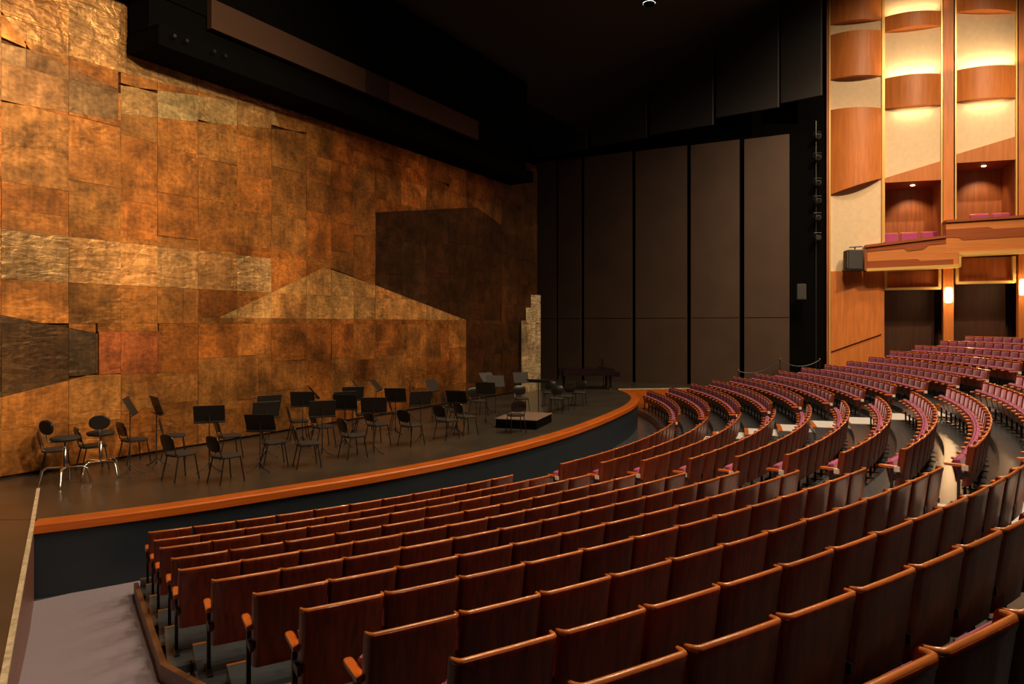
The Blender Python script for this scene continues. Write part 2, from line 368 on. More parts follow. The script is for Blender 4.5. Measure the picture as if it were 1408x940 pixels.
def clip(poly, a, b, keep_left=True):
    out = []; sg = 1 if keep_left else -1
    f = lambda p: sg * ((b[0] - a[0]) * (p[1] - a[1]) - (b[1] - a[1]) * (p[0] - a[0]))
    for i in range(len(poly)):
        p, q = poly[i], poly[(i + 1) % len(poly)]; fp, fq = f(p), f(q)
        if fp >= 0: out.append(p)
        if fp * fq < 0: t = fp / (fp - fq); out.append((p[0] + (q[0] - p[0]) * t, p[1] + (q[1] - p[1]) * t))
    return out
def area(p): return abs(sum(p[i][0] * p[(i + 1) % len(p)][1] - p[(i + 1) % len(p)][0] * p[i][1] for i in range(len(p)))) / 2 if len(p) > 2 else 0
SHAPES = [  # tone zones, counter-clockwise in (s, z); bright triangle and glint bands paint reflected light
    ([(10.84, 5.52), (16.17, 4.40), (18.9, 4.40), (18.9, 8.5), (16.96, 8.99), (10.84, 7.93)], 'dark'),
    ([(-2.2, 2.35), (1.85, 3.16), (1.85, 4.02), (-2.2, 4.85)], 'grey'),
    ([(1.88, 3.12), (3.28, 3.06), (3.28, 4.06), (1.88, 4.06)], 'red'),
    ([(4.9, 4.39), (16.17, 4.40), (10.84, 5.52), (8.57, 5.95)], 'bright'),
    ([(-3, 5.1), (6.57, 5.1), (6.57, 6.05), (-3, 6.1)], 'painted_glint'),
    ([(2.5, 9.9), (9.8, 10.4), (9.8, 11.45), (-1, 11.45), (.4, 9.9)], 'painted_glint'),
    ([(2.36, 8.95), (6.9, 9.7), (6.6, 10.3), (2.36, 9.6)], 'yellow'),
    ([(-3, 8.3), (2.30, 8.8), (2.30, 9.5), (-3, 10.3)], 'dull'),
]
TONE = {'base': (.60, .235, .050), 'dark': (.10, .042, .012), 'grey': (.15, .085, .036), 'red': (.58, .17, .05), 'bright': (1.0, .54, .17), 'yellow': (.80, .50, .19), 'dull': (.36, .19, .07), 'shade': (.15, .062, .018), 'dim': (.30, .125, .032), 'painted_glint': (.86, .46, .16)}
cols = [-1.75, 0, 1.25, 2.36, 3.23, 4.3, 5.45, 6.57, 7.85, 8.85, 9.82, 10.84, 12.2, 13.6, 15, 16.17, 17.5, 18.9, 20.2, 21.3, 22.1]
pieces = []
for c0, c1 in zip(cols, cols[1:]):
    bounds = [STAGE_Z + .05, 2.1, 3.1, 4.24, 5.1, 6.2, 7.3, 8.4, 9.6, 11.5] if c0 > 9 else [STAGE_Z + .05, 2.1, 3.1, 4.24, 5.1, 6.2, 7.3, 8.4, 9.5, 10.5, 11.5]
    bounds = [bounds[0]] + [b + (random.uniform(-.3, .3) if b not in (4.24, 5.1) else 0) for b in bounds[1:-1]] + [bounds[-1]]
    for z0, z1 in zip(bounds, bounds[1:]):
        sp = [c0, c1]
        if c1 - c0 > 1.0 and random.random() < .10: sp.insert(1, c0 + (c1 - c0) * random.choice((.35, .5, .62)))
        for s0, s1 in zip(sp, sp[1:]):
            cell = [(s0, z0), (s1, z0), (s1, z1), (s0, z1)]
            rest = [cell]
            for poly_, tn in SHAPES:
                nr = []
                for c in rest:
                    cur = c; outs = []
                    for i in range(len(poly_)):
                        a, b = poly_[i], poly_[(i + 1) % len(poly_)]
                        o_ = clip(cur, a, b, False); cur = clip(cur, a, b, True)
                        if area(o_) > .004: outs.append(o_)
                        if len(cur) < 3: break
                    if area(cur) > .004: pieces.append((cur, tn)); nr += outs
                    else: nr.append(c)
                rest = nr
            pieces += [(c, 'shade' if c0 > 18.8 or (c0 > 16 and z0 < 4.5) else 'dim' if c0 > 16 else 'base') for c in rest]  # shade and dim tones paint the fall-off of light at the far end
big = [p for p in pieces if area(p[0]) > .035]
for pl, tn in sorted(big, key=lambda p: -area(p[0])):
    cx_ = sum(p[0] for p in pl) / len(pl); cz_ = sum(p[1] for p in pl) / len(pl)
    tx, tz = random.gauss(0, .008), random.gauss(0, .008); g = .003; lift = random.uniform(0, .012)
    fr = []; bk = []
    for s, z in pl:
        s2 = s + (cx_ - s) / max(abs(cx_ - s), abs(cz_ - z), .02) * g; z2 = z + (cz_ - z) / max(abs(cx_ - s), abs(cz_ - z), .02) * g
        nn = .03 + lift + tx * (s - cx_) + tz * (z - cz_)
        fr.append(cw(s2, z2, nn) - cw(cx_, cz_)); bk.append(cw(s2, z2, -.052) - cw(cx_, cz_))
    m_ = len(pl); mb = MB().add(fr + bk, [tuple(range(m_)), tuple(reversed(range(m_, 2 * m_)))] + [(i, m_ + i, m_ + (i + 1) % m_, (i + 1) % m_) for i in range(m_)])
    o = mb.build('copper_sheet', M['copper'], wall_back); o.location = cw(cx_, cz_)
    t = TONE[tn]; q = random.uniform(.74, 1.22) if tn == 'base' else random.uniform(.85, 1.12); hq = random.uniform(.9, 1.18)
    o.color = (min(1, t[0] * q), min(1, t[1] * q * hq), min(1, t[2] * q * hq * hq), 1 if tn == 'painted_glint' else .5 if tn in ('bright', 'yellow') else 0)
# angled return at the curtain end, bright reflections painted as pale colour
ret = MB()
for i in range(3):
    a = Matrix.Translation(cw(20.6 + i * .55, 0, .25 - i * .05)) @ Matrix.Rotation(R_(-14 - 9 * i), 4, 'Z')
    ret = MB().box(-.27, .27, -.02, .02, STAGE_Z, 4.4 + .6 * i, a)
    o = ret.build('pale_return', M['copper'], wall_back); o.color = (1, .84, .50, 1)
# black lighting bridge, cloth panels above it, ceiling
hd = cslab(MB(), 2.45, 19.4, 10.3, 10.75, .15, 1.3); cslab(hd, -4.5, 19.4, 11.5, 14.6, .15, 1.0); cslab(hd, 2.45, 19.4, 10.7, 11.55, .2, .95)
o = hd.build('trim_4', M['black_paint']); tag(o, 'black lighting bridge above the copper curtain', kind='structure')
hb = o
for s0, s1, m_ in ((3.85, 9.15, 'panel_cloth'), (9.15, 10.2, 'panel_cloth_dark'), (10.2, 15.35, 'panel_cloth')):
    cslab(MB(), s0 + .01, s1 - .01, 11.2, 11.9, 1.0, 1.16).build('cloth_panel', M[m_], hb)
for s in (2.75, 3.05, 3.75, 4.05):
    b_ = MB().lathe([(.05, -.02), (.06, .02), (.04, .14)], 10, Matrix.Translation(cw(s, 10.56, 1.3)) @ Matrix.Rotation(R_(90), 4, 'X')).build('bridge_lamp', M['chrome'], hb, smooth=40)

def slab4(mb, A, th=.3):
    A = [Vector(a) for a in A]
    return mb.add(A + [a + Vector((0, 0, th)) for a in A], [(0, 1, 2, 3), (7, 6, 5, 4), (0, 4, 5, 1), (1, 5, 6, 2), (2, 6, 7, 3), (3, 7, 4, 0)])
ce = slab4(MB(), [(-32, 14.8, 14.4), (40, 16.8, 14.4), (40, 5, 20.6), (-32, 5, 20.6)])
slab4(ce, [(-32, 5, 20.6), (40, 5, 20.6), (40, -30, 20.9), (-32, -30, 20.9)])
slab4(ce, [(19, 22.5, 15.2), (40, 22.5, 15.2), (40, 16, 15.2), (19, 16, 15.2)])
o = ce.build('ceiling', M['ceiling_black']); tag(o, 'black ceiling above stage and seats', kind='structure')
lamp = empty('ceiling_lamp', (26.6, 10.35, 17.6)); tag(lamp, 'bright white lamp on the black ceiling', 'lamp')

# ------------------------------------------------------------------ tall brown panels at the side of the stage
A_ = Vector((33.689, 19.887, 0)); B_ = Vector((35.2825, 6.6493, 0)); DS = (B_ - A_).normalized(); NS = Vector((DS.y, -DS.x, 0))
def side(s, z, n=0): p = A_ + DS * s + NS * n; return Vector((p.x, p.y, z))
def sslab(mb, s0, s1, z0, z1, n0, n1, mi=0, tilt=0):
    vs = [side(s, z, n + (tilt if s == s1 else 0)) for s in (s0, s1) for n in (n0, n1) for z in (z0, z1)]
    return mb.add(vs, [(0, 1, 3, 2), (4, 6, 7, 5), (0, 4, 5, 1), (2, 3, 7, 6), (0, 2, 6, 4), (1, 5, 7, 3)], mi)
ws = sslab(MB(), -2.5, 15.2, 0, 21, -.9, -.6).build('wall_stage_side', M['black_paint']); tag(ws, 'black side wall behind tall brown panels', kind='structure')
for s0, s1 in ((.05, 1.33), (1.42, 2.80), (2.95, 5.64), (5.80, 8.50), (8.68, 11.06), (11.28, 13.35)):
    p_ = sslab(MB(), s0, s1, STAGE_Z, 13.35, -.12, 0, tilt=.10).build('tall_panel', M['side_panel'], ws)
    sslab(MB(), s0 + .02, s1 - .02, 4.55, 4.58, 0, .004, tilt=.10).build('joint', M['black_paint'], p_)
for i, (s0, s1, zb) in enumerate(((.2, 3.4, 13.5), (3.5, 6.6, 13.75), (6.7, 9.9, 14.0), (10.0, 12.9, 14.45), (13.0, 14.75, 14.75))):
    b_ = MB(); vs = []
    for s, n in ((s0, .5), (s1, .95), (s1 + .06, .9), (s0 + .1, .3)):
        p = side(s, 0, n); vs += [Vector((p.x, p.y, zb)), Vector((p.x, p.y, 20.5))]
    b_.add(vs, [(0, 2, 3, 1), (2, 4, 5, 3), (4, 6, 7, 5), (6, 0, 1, 7), (0, 6, 4, 2), (1, 3, 5, 7)])
    b_.build('baffle', M['baffle'], ws)

# ------------------------------------------------------------------ lamp on the ceiling
MB().lathe([(.10, .0), (.26, -.05), (.28, -.4), (.2, -.5)], 14).build('housing', M['black_paint'], lamp, smooth=40)
MB().lathe([(.24, -.405), (.25, -.44)], 14).build('lens', M['lamp_white'], lamp)

# ------------------------------------------------------------------ right hand wooden wall with boxes
P0 = Vector((35.995, 4.953, 0)); DW = Vector((.19612, -.98058, 0)); NW = Vector((-.98058, -.19612, 0))
def ww(s, z, n=0): p = P0 + DW * s + NW * n; return Vector((p.x, p.y, z))
def wslab(mb, s0, s1, z0, z1, n0, n1, mi=0):
    vs = [ww(s, z, n) for s in (s0, s1) for n in (n0, n1) for z in (z0, z1)]
    return mb.add(vs, [(0, 1, 3, 2), (4, 6, 7, 5), (0, 4, 5, 1), (2, 3, 7, 6), (0, 2, 6, 4), (1, 5, 7, 3)], mi)
def wquad(mb, q, n0, n1, mi=0):     # q: four (s, z), extruded between n0 and n1
    k = len(q); vs = [ww(s, z, n1) for s, z in q] + [ww(s, z, n0) for s, z in q]
    return mb.add(vs, [tuple(range(k)), tuple(reversed(range(k, 2 * k)))] + [(i, k + i, k + (i + 1) % k, (i + 1) % k) for i in range(k)], mi)
wr = wslab(MB(), -.15, 16, -.3, 21, -2.2, -2.0).build('wall_right', M['rear_dark']); tag(wr, 'cherry wood auditorium wall with cream panels and boxes', kind='structure')
def band(s0, s1, zb0, zb1, zt0, zt1, bulge=.34, m='wall_wood', base=.02, name='wood_band'):
    """convex wooden band across a bay, bottom and top heights given at both ends"""
    n = 12; vs = []; fs = []
    for i in range(n + 1):
        t = i / n; s = s0 + (s1 - s0) * t; nn = base + .05 + bulge * (1 - (2 * t - 1) ** 2)
        vs += [ww(s, zb0 + (zb1 - zb0) * t, nn), ww(s, zt0 + (zt1 - zt0) * t, nn), ww(s, zt0 + (zt1 - zt0) * t, base - .02), ww(s, zb0 + (zb1 - zb0) * t, base - .02)]
    for i in range(n):
        for j in range(4): fs.append((i * 4 + j, i * 4 + (j + 1) % 4, i * 4 + 4 + (j + 1) % 4, i * 4 + 4 + j))
    fs += [(0, 1, 2, 3), tuple(n * 4 + j for j in range(4))]
    return MB().add(vs, fs).build(name, M[m], wr, smooth=30)
def cove(s, z, up, power, width=2.0, n=.30):
    l = bpy.data.lights.new('cove_light', 'AREA'); l.shape = 'RECTANGLE'; l.size = width; l.size_y = .08; l.energy = power; l.color = (1, .66, .34)
    o = bpy.data.objects.new('cove_light', l); col.objects.link(o); o.location = ww(s, z, n)
    tgt = ww(s, z + (1 if up else -1), n - .45); o.rotation_euler = (tgt - o.location).to_track_quat('-Z', 'Y').to_euler()
    # keep the long side along the wall
    zax = -(tgt - o.location).normalized(); xax = DW.copy(); yax = zax.cross(xax).normalized(); o.rotation_euler = Matrix((xax, yax, zax)).transposed().to_euler()
def gold(s, z0=0, z1=20.3, w=.06, n=.07): return wslab(MB(), s - w / 2, s + w / 2, z0, z1, -.05, n).build('gold_trim', M['gold'], wr)
# bay beside the stage: solid wood with cream between the bulging bands
wslab(MB(), -.14, -.04, -.2, 20.4, -.2, .05).build('edge_post', M['wall_wood_dark'], wr)
gold(.0)
wslab(MB(), .04, 2.17, 6.5, 20.4, -.12, 0).build('cream_panel', M['cream'], wr)
band(.04, 2.17, 18.45, 18.35, 20.2, 20.2)
band(.04, 2.17, 15.85, 15.75, 17.95, 17.85)
band(.04, 2.17, 10.4, 11.0, 14.4, 14.25)
wquad(MB(), [(.04, -.2), (2.17, -.2), (2.17, 3.8), (.04, 2.95)], -.1, .02).build('wood_panel', M['wall_wood'], wr)
wquad(MB(), [(.04, 2.95), (2.17, 3.8), (2.17, 6.75), (.04, 6.75)], -.1, .09).build('wood_panel', M['wall_wood'], wr)
gold(2.235, 8.0)
wslab(MB(), 2.17, 2.30, -.2, 20.4, -.1, .03).build('edge_post', M['wall_wood'], wr)
def bay(s0, s1, a_bot, a_top, wedge, tr, inside, zt=18.45, sparse=False):
    """box bay: bulging bands with cream between, recessed box, transom below and dark doorway"""
    mid = (s0 + s1) / 2
    wslab(MB(), s0, s1, a_top, 20.4, -.12, 0).build('cream_panel', M['cream'], wr)
    if zt > 18.4: band(s0, s1, 17.75, 17.7, 18.45, 18.35)
    else: band(s0, s1, 18.2, 17.85, 20.2, 20.2)
    band(s0, s1, 14.2, 14.12, 15.6, 15.52)
    q = wquad(MB(), [(s0, a_top), (s1, a_top - .03), (s1, wedge[1]), (s0, wedge[0])], -.12, .10).build('wood_wedge', M['wall_wood'], wr)
    cove(mid, 15.66, True, 38); cove(mid, 14.06, False, 15, 1.5)
    if zt > 18.4: cove(mid, 18.5, True, 22)
    # the box itself
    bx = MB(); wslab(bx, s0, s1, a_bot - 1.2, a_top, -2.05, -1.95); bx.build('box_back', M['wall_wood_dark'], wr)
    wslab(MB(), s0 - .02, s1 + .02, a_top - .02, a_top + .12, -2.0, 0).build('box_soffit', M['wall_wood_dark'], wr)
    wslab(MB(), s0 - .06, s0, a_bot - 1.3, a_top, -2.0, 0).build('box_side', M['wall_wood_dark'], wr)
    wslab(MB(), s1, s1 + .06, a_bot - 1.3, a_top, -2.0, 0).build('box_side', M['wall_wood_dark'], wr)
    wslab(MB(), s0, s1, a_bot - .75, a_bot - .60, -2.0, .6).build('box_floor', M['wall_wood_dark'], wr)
    d = MB().lathe([(.09, 0), (.10, -.015), (.07, -.03)], 12, Matrix.Translation(ww(mid + .15, a_top - .02, -.9))).build('downlight', M['spot_glow'], wr)
    spot('box_downlight', ww(mid + .15, a_top - .1, -.9), ww(mid + .25, a_bot - .6, -2.2), 150, 95, .7, .06)
    # transom panel with a gold frame, doorway below
    t0, t1 = tr
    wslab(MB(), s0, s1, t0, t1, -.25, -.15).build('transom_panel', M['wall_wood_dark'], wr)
    for q in ((s0, s1, t0 - .06, t0 + .05), (s0 - .02, s0 + .09, t0, t1), (s1 - .09, s1 + .02, t0, t1)):
        wslab(MB(), q[0], q[1], q[2], q[3], -.2, .06).build('gold_frame', M['gold'], wr)
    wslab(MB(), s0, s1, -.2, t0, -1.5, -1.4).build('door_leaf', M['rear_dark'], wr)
    gold(s0 - .03, a_bot - .1); gold(s1 + .04, a_bot - .1)
def pillar(s0, s1):
    wslab(MB(), s0, s1, -.2, 20.4, -.3, .05).build('pillar', M['wall_wood'], wr)
bay(2.32, 4.56, 8.15, 10.78, (11.0, 11.6), (5.88, 6.72), None)
pillar(4.66, 5.06)
bay(5.17, 7.38, 8.85, 11.45, (11.85, 12.43), (6.1, 7.22), None, 18.3)
pillar(7.50, 7.92)
bay(8.05, 10.25, 9.3, 12.0, (12.3, 12.9), (6.5, 7.6), None)
pillar(10.36, 10.76)
bay(10.88, 13.05, 9.7, 12.4, (12.7, 13.3), (6.9, 8.0), None)
pillar(13.16, 13.6)
# parapet of the boxes, stepping up towards the rear
par = empty('balcony_parapet', ww(1.45, 6.7)); tag(par, 'stepped wooden box parapet with inlaid bands and pale lower edge', 'parapet')
def pw(mb, q, n0, n1): return wquad(mb, q, n0, n1)
def part(name, m, q, n0, n1):
    o = wquad(MB(), q, n0, n1).build(name, M[m]); o.parent = par; o.matrix_parent_inverse = Matrix.Translation(-par.location); return o
part('front_panel', 'light_inlay', [(1.5, 6.78), (5.17, 6.86), (5.17, 8.1), (1.5, 7.78)], .05, .78)
part('front_panel', 'light_inlay', [(4.62, 7.36), (16, 7.60), (16, 8.98), (4.62, 8.76)], .05, .785)
part('top_rail', 'dark_inlay', [(1.42, 7.74), (4.62, 8.05), (4.62, 8.16), (1.42, 7.86)], -.05, .86)
part('top_rail', 'dark_inlay', [(4.60, 8.72), (16, 8.94), (16, 9.06), (4.60, 8.83)], -.05, .86)
part('inlay', 'dark_inlay', [(1.5, 7.55), (3.0, 7.66), (3.12, 7.52), (3.75, 7.58), (3.95, 7.76), (4.62, 7.80), (4.62, 8.06), (1.5, 7.78)], .7, .80)
part('inlay', 'dark_inlay', [(1.5, 6.78), (4.9, 6.86), (4.9, 7.10), (3.65, 7.07), (3.5, 7.16), (1.5, 7.12)], .7, .80)
part('inlay', 'dark_inlay', [(4.62, 8.06), (5.1, 8.04), (5.25, 7.92), (9.5, 8.02), (9.5, 8.42), (6.4, 8.36), (6.2, 8.46), (4.62, 8.42)], .7, .80)
part('lower_edge', 'gold', [(1.48, 6.66), (5.17, 6.75), (5.17, 6.87), (1.48, 6.79)], 0, .84)
part('lower_edge', 'gold', [(5.10, 7.24), (16, 7.48), (16, 7.62), (5.10, 7.37)], 0, .84)
part('gold_upright', 'gold', [(5.10, 6.75), (5.19, 6.75), (5.19, 7.3), (5.10, 7.3)], .2, .84)
part('end_cap', 'dark_inlay', [(1.40, 6.7), (1.52, 6.7), (1.52, 7.84), (1.40, 7.84)], 0, .80)
# seats in the boxes
def box_seat(s, z, label):
    r = empty('box_seat', ww(s, z, -.5)); tag(r, label, 'seat', 'purple seats in the boxes')
    rot = math.atan2(NW.y, NW.x) + R_(90); r.rotation_euler = (0, 0, rot)   # local -y faces the hall
    MB().bbox(-.36, .36, .30, .40, .42, .98, .03).build('backrest', M['purple'], r)
    MB().bbox(-.38, .38, .40, .43, .40, 1.02, .008).build('back_shell', M['arm_wood'], r)
    MB().bbox(-.36, .36, -.15, .34, .36, .48, .03).build('seat', M['purple'], r)
    for x in (-.34, .34):
        for y in (-.1, .38): MB().box(x - .02, x + .02, y - .02, y + .02, 0, .37).build('leg', M['arm_wood'], r)
box_seat(3.45, 7.55, 'purple box seat under the downlight, next to the cream wall panel')
box_seat(4.30, 7.55, 'purple box seat beside the pillar in the lower box')
box_seat(2.60, 7.55, 'purple box seat low behind the parapet end, next to the loudspeaker')
box_seat(6.25, 8.25, 'purple box seat in the middle of the upper box')
box_seat(7.10, 8.25, 'purple box seat at the far pillar of the upper box')
# wall lamps on the pillars
for s, z, lb in ((4.86, 5.55, 'glowing wall lamp on the wooden pillar between the dark doorways'), (7.66, 5.85, 'glowing wall lamp on the second wooden pillar'), (10.56, 6.1, 'glowing wall lamp on the third wooden pillar')):
    r = empty('wall_lamp', ww(s, z, .06)); tag(r, lb, 'lamp', 'lamps on the wooden pillars')
    rot = math.atan2(DW.y, DW.x)
    MB().lathe([(.10, -.34), (.14, -.30), (.15, 0), (.14, .30), (.10, .34)], 14, Matrix.Translation((0, 0, 0))).build('shade', M['lamp_glow'], r, smooth=40)
    MB().box(-.05, .05, -.08, .02, -.12, .12, Matrix.Rotation(rot, 4, 'Z')).build('bracket', M['gold'], r)
    l = bpy.data.lights.new('wall_lamp_light', 'POINT'); l.energy = 70; l.color = (1, .62, .3); l.shadow_soft_size = .16
    lo = bpy.data.objects.new('wall_lamp_light', l); col.objects.link(lo); lo.location = ww(s, z, .36)
# loudspeaker on the end of the parapet
sp = empty('loudspeaker', ww(.98, 6.72, .55)); tag(sp, 'grey loudspeaker bracketed to the end of the box parapet', 'loudspeaker'); sp.rotation_euler = (0, 0, math.atan2(DW.y, DW.x) + R_(18))
MB().bbox(-.36, .30, -.28, .28, .05, .95, .03).build('cabinet', M['speaker_grey'], sp)
MB().box(-.385, -.355, -.23, .23, .12, .9).build('grille', M['speaker_grille'], sp)
MB().box(-.42, .42, -.32, .32, 0, .05).build('bracket_plate', M['black_steel'], sp)
MB().tube([(-.2, 0, 1.08), (.38, 0, 1.12)], .03).tube([(.05, 0, .94), (.05, 0, 1.1)], .03).build('bracket_arm', M['black_steel'], sp)
# lanterns in the dark slot beside the wood wall, wall speaker
for i, z in enumerate((13.2, 12.2, 11.0, 10.15, 9.35, 8.4)):
    r = empty('stage_lantern', ww(-.55, z, .1)); r.rotation_euler = (0, 0, R_(200)); tag(r, ('topmost', 'second highest', 'third highest', 'third lowest', 'second lowest', 'lowest')[i] + ' small stage lantern on the pole beside the gold-edged wood wall', 'lantern', 'lanterns in the dark slot')
    MB().tube([(0, 0, 0), (.28, 0, -.06)], [.10, .13], 10).build('barrel', M['speaker_grey'], r, smooth=40)
    MB().tube([(.275, 0, -.06), (.30, 0, -.065)], [.11, .10], 10).build('lens', M['chrome'], r)
    MB().tube([(.05, -.16, -.02), (.05, -.16, .2), (.05, .16, .2), (.05, .16, -.02)], .015, 5).build('yoke', M['black_steel'], r)
pole = MB().tube([ww(-.6, STAGE_Z, -.12), ww(-.6, 14, -.12)], .04, 8).build('lantern_pole', M['black_steel']); tag(pole, 'tall black pole carrying the stage lanterns', 'pole')
r = empty('wall_speaker', side(13.9, 5.4, .1)); tag(r, 'small dark loudspeaker high on the black wall beside the brown panels', 'loudspeaker'); r.rotation_euler = (0, 0, R_(7))
MB().bbox(-.3, -.02, -.2, .2, 0, .75, .02).build('cabinet', M['speaker_grey'], r)
MB().box(-.31, -.30, -.16, .16, .05, .7).build('grille', M['speaker_grey'], r)
MB().tube([(-.1, 0, .37), (.75, 0, .37)], .03).build('bracket', M['black_steel'], r)

# rope barrier along the far platform edge
posts = [Vector((34.15, 8.75, STAGE_Z)), Vector((34.72, 6.95, STAGE_Z)), Vector((35.66, 5.35, STAGE_Z))]
for i, (p, lb) in enumerate(zip(posts, ('rope post on the far platform, farthest from the wood wall', 'slim rope post midway along the far platform edge', 'slim rope post beside the wood wall'))):
    r = empty('rope_post', p); tag(r, lb, 'post', 'rope posts')
    MB().lathe([(.15, 0), (.15, .02), (.03, .05)], 14).build('base', M['black_steel'], r, smooth=40)
    MB().lathe([(.018, .03), (.018, 1.35 if i else .8)], 8).build('pole', M['black_steel'], r)
    h = 1.35 if i else .8
    MB().lathe([(.02, h), (.05, h + .03), (.05, h + .06), (.02, h + .09)], 10).build('knob', M['brass'], r, smooth=40)
for (i, j, lb) in ((0, 1, 'sagging dark rope between the outer two posts'), (1, 2, 'sagging dark rope ending at the wood wall post')):
    a = posts[i] + Vector((0, 0, 1.36 if i else .8)); b = posts[j] + Vector((0, 0, 1.36)); pts = []
    for q in range(13):
        t = q / 12; p = a.lerp(b, t); p.z -= .30 * (1 - (2 * t - 1) ** 2); pts.append(p)
    o = MB().tube(pts, .02, 6).build('barrier_rope', M['speaker_grey']); tag(o, lb, 'rope', 'barrier ropes')

# ------------------------------------------------------------------ theatre seats
def profile_extrude(prof, xs, yoff, zoff=None):
    vs = []; fs = []; k = len(prof)
    for i, x in enumerate(xs):
        for y, z in prof: vs.append((x, y + yoff[i], z + (zoff[i] if zoff and z > .7 else 0)))
    for i in range(len(xs) - 1):
        for j in range(k): fs.append((i * k + j, i * k + (j + 1) % k, (i + 1) * k + (j + 1) % k, (i + 1) * k + j))
    fs += [tuple(range(k)), tuple((len(xs) - 1) * k + j for j in range(k))]
    return vs, fs
W2 = .289
bp = [(-.085, .26), (-.012, .80), (-.001, .836), (-.003, .850), (-.012, .858), (-.028, .859), (-.040, .851), (-.046, .835), (-.052, .80), (-.118, .26)]
bx_ = [-W2, -W2 + .006, -W2 + .018, -W2 + .036, -.1, .1, W2 - .036, W2 - .018, W2 - .006, W2]
by_ = [-.060, -.032, -.012, -.002, 0, 0, -.002, -.012, -.032, -.060]
SEAT = {}
SEAT['backrest'] = (MB().add(*profile_extrude(bp, bx_, by_)), M['seat_wood'], 35)
rim = MB(); pts = []
for x, y in ((-W2 + .004, -.075), (-W2 + .008, -.045), (-W2 + .02, -.022), (-W2 + .04, -.015), (0, -.013), (W2 - .04, -.015), (W2 - .02, -.022), (W2 - .008, -.045), (W2 - .004, -.075)): pts.append((x, y - .008, .848))
rim.tube(pts, [.010, .015, .018, .018, .018, .018, .018, .015, .010], 8)
SEAT['top_rail'] = (rim, M['rim_highlight'], 60)  # added rolled edge that carries the painted highlight
pp = [(-.105, .34), (-.052, .795), (-.075, .815), (-.098, .80), (-.150, .36), (-.135, .33)]
SEAT['back_pad'] = (MB().add(*profile_extrude(pp, [-.262, -.235, .235, .262], [.02, 0, 0, .02])), M['purple'], 50)
T_ = Matrix.Translation((0, -.19, .36)) @ Matrix.Rotation(R_(12), 4, 'X')
SEAT['seat_cushion'] = (MB().bbox(-.262, .262, -.05, .04, -.02, .30, .025, T_), M['purple'], 40)
SEAT['seat_shell'] = (MB().bbox(-.262, .262, -.078, -.05, -.05, .265, .01, T_), M['seat_wood'], 40)
def arm_mb(x):
    mb = MB(); sec = [(-.028, .545), (.028, .545), (.033, .562), (.030, .580), (.015, .588), (-.015, .588), (-.030, .580), (-.033, .562)]
    ys = [-.12, -.14, -.33, -.38, -.40]; sc = [.9, 1, 1, .95, .6]; vs = []; fs = []
    for y, c in zip(ys, sc):
        for sx, sz in sec: vs.append((x + sx * c, y, .565 + (sz - .565) * c))
    for i in range(4):
        for j in range(8): fs.append((i * 8 + j, i * 8 + (j + 1) % 8, (i + 1) * 8 + (j + 1) % 8, (i + 1) * 8 + j))
    fs += [tuple(range(8)), tuple(32 + j for j in range(8))]
    return mb.add(vs, fs)
def leg_mb(x):
    return MB().box(x - .016, x + .016, -.235, -.195, .0, .55).box(x - .022, x + .022, -.32, -.06, 0, .018).box(x - .014, x + .014, -.2, -.06, .40, .46)
PX = PITCH / 2
SEAT['armrest'] = (arm_mb(PX), M['arm_wood'], 50); SEAT['support_leg'] = (leg_mb(PX), M['black_steel'], None)
END = {'armrest': (arm_mb(-PX), M['arm_wood'], 50), 'support_leg': (leg_mb(-PX), M['black_steel'], None)}
PLATE = (MB().box(PX + .018, PX + .055, -.17, -.09, .50, .575), M['white_plate'], None)
ME = {k: v[0].mesh(k, v[1], v[2] or False) for k, v in SEAT.items()}
ME_END = {k: v[0].mesh(k + '_end', v[1], v[2] or False) for k, v in END.items()}
ME_PLATE = PLATE[0].mesh('row_plate', PLATE[1])
ORD = ['first', 'second', 'third', 'fourth', 'fifth', 'sixth', 'seventh', 'eighth', 'ninth', 'tenth', 'eleventh', 'twelfth', 'thirteenth', 'fourteenth', 'fifteenth', 'sixteenth', 'seventeenth', 'eighteenth', 'nineteenth', 'twentieth', 'twenty-first', 'twenty-second']
slots = []
for k in range(15):
    blocks = []
    if k < 12: blocks.append(('side', LEFT_END[k], LEFT_AISLE))
    blocks.append(('middle', MID_L[k], MID_R)); blocks.append(('far', RIGHT_L, RIGHT_END[k]))
    for bn, a0, a1 in blocks:
        n = max(1, round(R_(a1 - a0) * ROW_R[k] / PITCH))
        if k == 11 and bn == 'side': st = math.degrees(PITCH / ROW_R[k])
        else: st = (a1 - a0) / n
        for i in range(n):
            a = a0 + (i + .5) * st; p = pol(ROW_R[k], a, ROW_Z[k]); pr = project(p + Vector((0, 0, .8)))
            if not pr or not (-60 < pr[0] < 1460) or pr[1] > 1130 or pr[2] < 2.0: continue
            slots.append((pr[2], k, bn, i, n, a, p))
slots.sort(key=lambda t: t[0])
BL = {'side': ('block beside the grey carpet', 'carpet'), 'middle': ('middle block', 'stepped aisle'), 'far': ('far block', 'aisle')}
stuff = MB()
